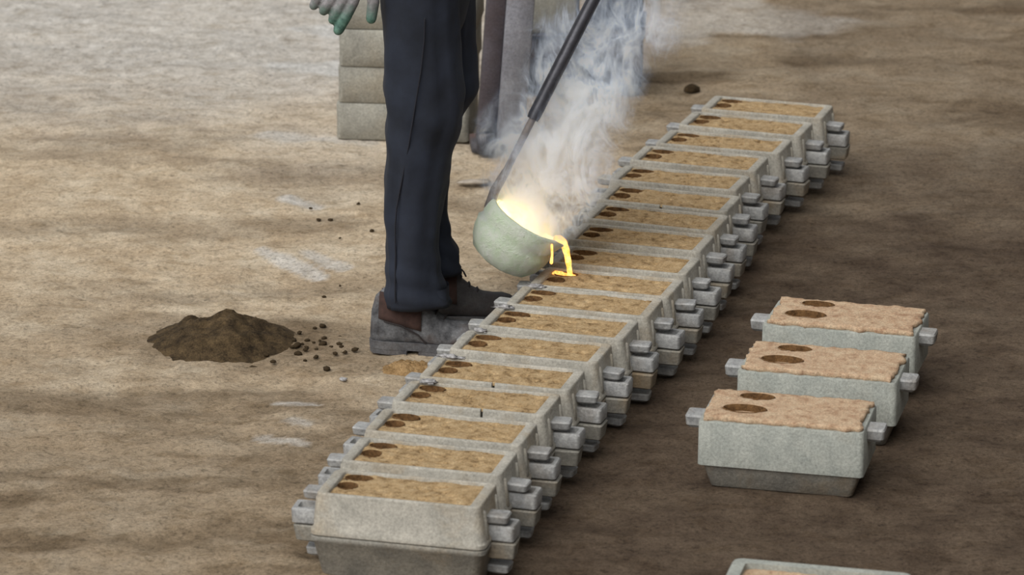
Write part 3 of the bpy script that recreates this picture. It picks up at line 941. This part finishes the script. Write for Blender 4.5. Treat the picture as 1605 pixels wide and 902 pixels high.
prof = [(.018, -.152), (.052, -.149), (.082, -.137), (.100, -.112), (.109, -.084), (.112, -.064), (.104, -.052), (.110, -.040), (.109, -.020), (.108, -.004), (.104, 0), (.096, -.001), (.092, -.010), (.090, -.04), (.085, -.07), (.07, -.11), (.03, -.125)]
def rel(o):
    o.parent = L; o.matrix_parent_inverse = Matrix.Translation(-Vector(L.location)); return o
bowl = rel(link('bowl', loft_mesh('bowl', lathe_pts(prof, 64, .0035), True, True, 80), M['ladle']))
# liquid metal: a level surface inside the tipped bowl, up to the lip
Mi = Mx.inverted()
def inner_r(z):
    return float(np.interp(z, [-.125, -.11, -.07, -.04, -.010, 0.0], [.03, .07, .085, .090, .092, .095]))
lipw = Mx @ Vector((.112, 0, -.010))
lev = lipw.z + .004
v, f = [], []
loops = []
for s in (1.0, .96, .6, .2):
    ring = []
    for k in range(40):
        th = 2 * math.pi * k / 40
        lo, hi = 0.0, .22
        d = Vector((math.cos(th), math.sin(th), 0)); c0 = Vector((.075, 9.505, lev))
        for _ in range(24):
            mid = (lo + hi) / 2; q = Mi @ (c0 + d * mid)
            r = math.hypot(q.x, q.y); lim = inner_r(q.z) + .017 * math.exp(-(math.atan2(q.y, q.x) / .34) ** 2) * max(0, (q.z + .035) / .035)
            if r < lim and q.z < .004: lo = mid
            else: hi = mid
        rr = lo * s
        ring.append((c0.x + d.x * rr, c0.y + d.y * rr, lev + (.003 if s < 1 else -.002) + .002 * mnoise.noise(Vector((th * 2, s * 3, 1)))))
    loops.append(ring)
loft(v, f, loops, True, True)
rel(link('molten_metal', to_mesh('molten_metal', v, f), M['molten']))
# glowing skin of metal left on the inner wall as the level fell
skin = []
for z, g in ((-.012, 0), (-.03, 0), (-.05, 0), (-.07, 0), (-.09, 0)):
    ring = []
    for k in range(19):
        th = math.radians(75 + 210 * k / 18)
        wob = .006 * mnoise.noise(Vector((math.cos(th) * 6, math.sin(th) * 6, 2)))
        r = inner_r(z) - .0025
        ring.append(Mx @ Vector((r * math.cos(th), r * math.sin(th), z + (wob if z > -.02 else 0))))
    skin.append(ring)
v = [tuple(p) for r in skin for p in r]; f = [(a * 19 + b, a * 19 + b + 1, (a + 1) * 19 + b + 1, (a + 1) * 19 + b) for a in range(4) for b in range(18)]
o = rel(link('hot_skin', to_mesh('hot_skin', v, f), M['molten']))
sd = o.modifiers.new('thick', 'SOLIDIFY'); sd.thickness = .002
# rod: thin scaled lower length, thick sleeve above it, bracket on the bowl
J = ROD0 + RD * .185
rod = rel(link('rod', tube_mesh('rod', [ROD0 - RD * .03, J + RD * .03], [.0095, .0095], 14), M['steel_thin']))
v, f = [], []
n = 20
ax = RD; s1 = ax.cross(Vector((0, 1, 0))).normalized(); s2 = ax.cross(s1)
END = ROD0 + RD * 1.75
lp = []
for p, r in ((J, .011), (J, .0155), (J + RD * .012, .0175), (END - RD * .004, .0175), (END, .015), (END, .004)):
    lp.append([tuple(p + s1 * r * math.cos(2 * math.pi * k / n) + s2 * r * math.sin(2 * math.pi * k / n)) for k in range(n)])
loft(v, f, lp, True, True)
rel(link('sleeve', to_mesh('sleeve', v, f, 40), M['steel']))
b0 = Mx @ Vector((-.100, 0, -.03)); b1 = Mx @ Vector((-.112, 0, .02))
rel(link('bracket', tube_mesh('bracket', [b0, b1, ROD0 + RD * .03], [.013, .013, .011], 12), M['steel_thin']))

# stream
hole = Vector(mould_pt(8, -.126 + .012, .050, .168))
lip = Vector((lipw.x + .002, 9.505, lev))
pts, rad = [], []
for k in range(15):
    a = k / 14
    x = lip.x - .012 + (hole.x - lip.x + .012) * (a ** .62)
    y = lip.y + (hole.y - lip.y) * a
    z = lip.z + .002 - (lip.z + .002 - hole.z) * (a ** 1.9)
    pts.append((x, y, z)); rad.append(.0115 - .0052 * a + .0008 * math.sin(k * 2.1))
o = link('molten_stream', tube_mesh('molten_stream', pts, rad, 12), M['stream'])
tag(o, 'glowing orange stream of molten metal falling from the ladle lip into the mould', 'molten metal')
dl = Mx @ Vector((.085, -.078, -.012))
o = link('molten_drip', tube_mesh('molten_drip', [(dl.x, dl.y - .006, dl.z + .006), (dl.x + .001, dl.y - .012, dl.z - .018), (dl.x - .001, dl.y - .012, dl.z - .040)], [.0035, .003, .0045], 8), M['stream'])
tag(o, 'short glowing drip hanging from the ladle rim, left of the stream', 'molten metal')
pl = loft_mesh('molten_pool', [[(.0295 * s * math.cos(2 * math.pi * k / 20), .0155 * s * math.sin(2 * math.pi * k / 20), z + .0015 * math.sin(k * 2.3) * (s < 1)) for k in range(20)] for s, z in ((1, -.008), (1, 0), (.8, .004), (.3, .006))], True, True)
o = link('molten_pool', pl, M['ember']); o.location = mould_pt(8, HOLE_B[0], HOLE_B[1], .183); o.rotation_euler.z = math.radians(ROW[8][2])
tag(o, 'small glowing pool of metal in the sprue hole under the stream', 'molten metal')
me = lump_mesh('molten_spill', .020, .008, .008, 44, .5, 2.5)
o = link('molten_spill', me, M['ember']); o.location = mould_pt(8, -.150, .052, .187); o.rotation_euler.z = math.radians(ROW[8][2])
tag(o, 'orange flickering spill of metal on the sand left of the stream', 'molten metal')

# ------------------------------------------------------------------ soil heaps, clods and scraps on the floor
def heap(name, c, rx, ry, h, mat, label, seed, n=46):
    verts, faces = [], []
    for j in range(n + 1):
        for i in range(n + 1):
            u = -1 + 2 * i / n; w = -1 + 2 * j / n
            q = math.hypot(u, w)
            z = h * max(0, 1 - q * q) ** 1.5 * (1 + .5 * mnoise.fractal(Vector((u * 3, w * 3, seed)), 1, 2, 4)) + .010 * max(0, 1 - q * q) * mnoise.noise(Vector((u * 14, w * 14, seed)))
            verts.append((u * rx, w * ry, z - .012 * max(0, q - .6)))
    faces = [(j * (n + 1) + i, j * (n + 1) + i + 1, (j + 1) * (n + 1) + i + 1, (j + 1) * (n + 1) + i) for j in range(n) for i in range(n)]
    me = bpy.data.meshes.new(name); me.from_pydata(verts, [], faces)
    o = link(name, me, mat); o.location = c
    tag(o, label, 'soil heap')
heap('soil_heap', (-.775, 9.54, -.006), .22, .20, .062, M['sand_dark'], 'dark brown heap of soil on the floor at the left edge', 3)
heap('sand_heap', (-.265, 9.30, -.008), .10, .075, .022, M['sand_ochre'], 'low loose pile of ochre sand in front of the near boot', 8)

clods = [lump_mesh('dirt_clod', 1, 1, .8, s, .5, 1.6, 1) for s in range(4)]
for k in range(44):
    if k < 36:
        x, y = -.545 + R.gauss(0, .055), 9.47 + R.gauss(0, .075)
        lab, grp = 'small dark crumb of soil scattered between the dark heap and the boots', 'dark crumbs beside the heap'
    else:
        x, y = [(-.57, 10.63), (-.536, 10.63), (-.50, 10.45), (-.46, 10.8), (-.41, 10.52), (-.60, 10.75), (-.52, 9.9), (-.48, 10.0)][k - 36]
        lab, grp = 'small brown crumb of soil on the pale floor left of the trouser leg', 'brown crumbs left of the worker'
    s = R.uniform(.004, .008) if k > 5 else R.uniform(.009, .013)
    o = link('dirt_clod', clods[k % 4], M['sand_dark'] if k < 36 else M['sand_ochre'])
    o.location = (x, y, -.002 + .2 * s); o.scale = (s * 1.2, s, s); o.rotation_euler.z = R.uniform(0, 6)
    tag(o, lab, 'soil clod', grp)
for (x, y, rx, ry, rz, w, mt) in ((-.115, 11.02, .05, .02, .008, 'thin grey scrap lying on the floor behind the far leg', 'scrap'),
                                (.60, 12.11, .03, .02, .02, 'small dark lump on the far floor above the row end', 'sand_dark'),
                                (-.437, 9.20, .010, .008, .008, 'single white pebble on the floor between heap and moulds', 'silver')):
    o = link('floor_scrap', lump_mesh('floor_scrap', rx, ry, rz, x + 5, .4, 1.6), M[mt]); o.location = (x, y, .002)
    tag(o, w, 'scrap')

# ------------------------------------------------------------------ smoke rising from the ladle
def build_smoke():
    zs = np.linspace(.27, 1.12, 18)
    def cx(z): t = z - .33; return .050 + .20 * t + .42 * t * t
    def cy(z): return 9.465 + .52 * (z - .33)
    def rad(z): return float(np.interp(z, [.26, .33, .42, .52, .67, .81, .95, 1.15], [.08, .13, .175, .205, .22, .215, .21, .20]))
    loops = []
    for z in zs:
        loops.append([(cx(z) + 1.15 * rad(z) * math.cos(2 * math.pi * k / 20), cy(z) + .5 * rad(z) * math.sin(2 * math.pi * k / 20), z) for k in range(20)])
    me = loft_mesh('smoke', loops, True, True)
    m, nt, b = new_mat('blue_white_smoke')
    nt.nodes.remove(b)
    tc = N(nt, 'ShaderNodeTexCoord'); co = tc.outputs['Object']
    sep = N(nt, 'ShaderNodeSeparateXYZ'); nt.links.new(co, sep.inputs[0])
    def mth(op, a, b_=None, c=None, clamp=False):
        n = N(nt, 'ShaderNodeMath', operation=op); n.use_clamp = clamp
        for i, v_ in enumerate((a, b_, c)):
            if v_ is None: continue
            if hasattr(v_, 'is_linked'): nt.links.new(v_, n.inputs[i])
            else: n.inputs[i].default_value = v_
        return n.outputs[0]
    z = sep.outputs['Z']
    t = mth('SUBTRACT', z, .33)
    cxn = mth('ADD', mth('MULTIPLY_ADD', t, .20, .050), mth('MULTIPLY', mth('MULTIPLY', t, t), .42))
    cyn = mth('MULTIPLY_ADD', t, .52, 9.465)
    fc = N(nt, 'ShaderNodeFloatCurve')
    zz = N(nt, 'ShaderNodeMapRange'); nt.links.new(z, zz.inputs[0]); zz.inputs[1].default_value = .26; zz.inputs[2].default_value = 1.15
    cv = fc.mapping.curves[0]
    pts = [((q - .26) / .89, r * 3) for q, r in ((.26, .08), (.33, .13), (.42, .175), (.52, .205), (.67, .22), (.81, .215), (1.15, .20))]
    cv.points[0].location = pts[0]; cv.points[1].location = pts[-1]
    for p in pts[1:-1]: cv.points.new(*p)
    fc.mapping.update()
    nt.links.new(zz.outputs[0], fc.inputs['Value'])
    rn = mth('DIVIDE', fc.outputs[0], 3.0)
    # turbulent displacement of the sample position
    nz = N(nt, 'ShaderNodeTexNoise'); nz.inputs['Scale'].default_value = 7; nz.inputs['Detail'].default_value = 3
    nt.links.new(co, nz.inputs['Vector'])
    sp3 = N(nt, 'ShaderNodeSeparateColor'); nt.links.new(nz.outputs['Color'], sp3.inputs[0])
    dx = mth('ADD', mth('SUBTRACT', sep.outputs['X'], cxn), mth('MULTIPLY_ADD', sp3.outputs[0], .22, -.11))
    dy = mth('ADD', mth('SUBTRACT', sep.outputs['Y'], cyn), mth('MULTIPLY_ADD', sp3.outputs[1], .10, -.05))
    q = mth('DIVIDE', mth('SQRT', mth('ADD', mth('MULTIPLY', dx, dx), mth('MULTIPLY', mth('MULTIPLY', dy, dy), 4.5))), rn)
    body = N(nt, 'ShaderNodeMapRange', interpolation_type='SMOOTHSTEP'); nt.links.new(q, body.inputs[0])
    body.inputs[1].default_value = 1.05; body.inputs[2].default_value = .35; body.inputs[3].default_value = 0; body.inputs[4].default_value = 1
    big = noise_node(nt, co, 8, 4, 0.6, 1.2, (1, 1, .8))
    bigm = N(nt, 'ShaderNodeMapRange', interpolation_type='SMOOTHSTEP'); nt.links.new(big, bigm.inputs[0]); bigm.inputs[1].default_value = .43; bigm.inputs[2].default_value = .66
    def ridge(scale, dist, gain, pw, vs):
        wn = noise_node(nt, co, scale, 5, 0.55, dist, vs)
        return mth('POWER', mth('SUBTRACT', 1.0, mth('MULTIPLY', mth('ABSOLUTE', mth('SUBTRACT', wn, .5)), gain), clamp=True), pw)
    r1 = ridge(8, 2.0, 16.0, 2.0, (1, .6, .65))
    r2 = ridge(19, 2.4, 14.0, 2.0, (1, .6, .6))
    wis = mth('ADD', mth('MULTIPLY_ADD', bigm.outputs[0], .26, .0), mth('MULTIPLY', mth('MULTIPLY_ADD', r2, 1.8, mth('MULTIPLY', r1, 2.6)), mth('MULTIPLY_ADD', bigm.outputs[0], .9, .16)))
    fade = N(nt, 'ShaderNodeMapRange'); nt.links.new(z, fade.inputs[0])
    fade.inputs[1].default_value = .40; fade.inputs[2].default_value = 1.05; fade.inputs[3].default_value = 1.0; fade.inputs[4].default_value = .16
    dens = mth('MULTIPLY', mth('MULTIPLY', mth('MULTIPLY', body.outputs[0], wis), fade.outputs[0]), 64.0)
    vs = N(nt, 'ShaderNodeVolumeScatter')
    vs.inputs['Color'].default_value = (.64, .77, 1.0, 1)
    vs.inputs['Anisotropy'].default_value = 0.1
    nt.links.new(dens, vs.inputs['Density'])
    nt.links.new(vs.outputs[0], nt.nodes['Material Output'].inputs['Volume'])
    o = link('smoke', me, m)
    tag(o, 'bluish white smoke billowing up from the glowing ladle', 'smoke', kind='stuff')
build_smoke()
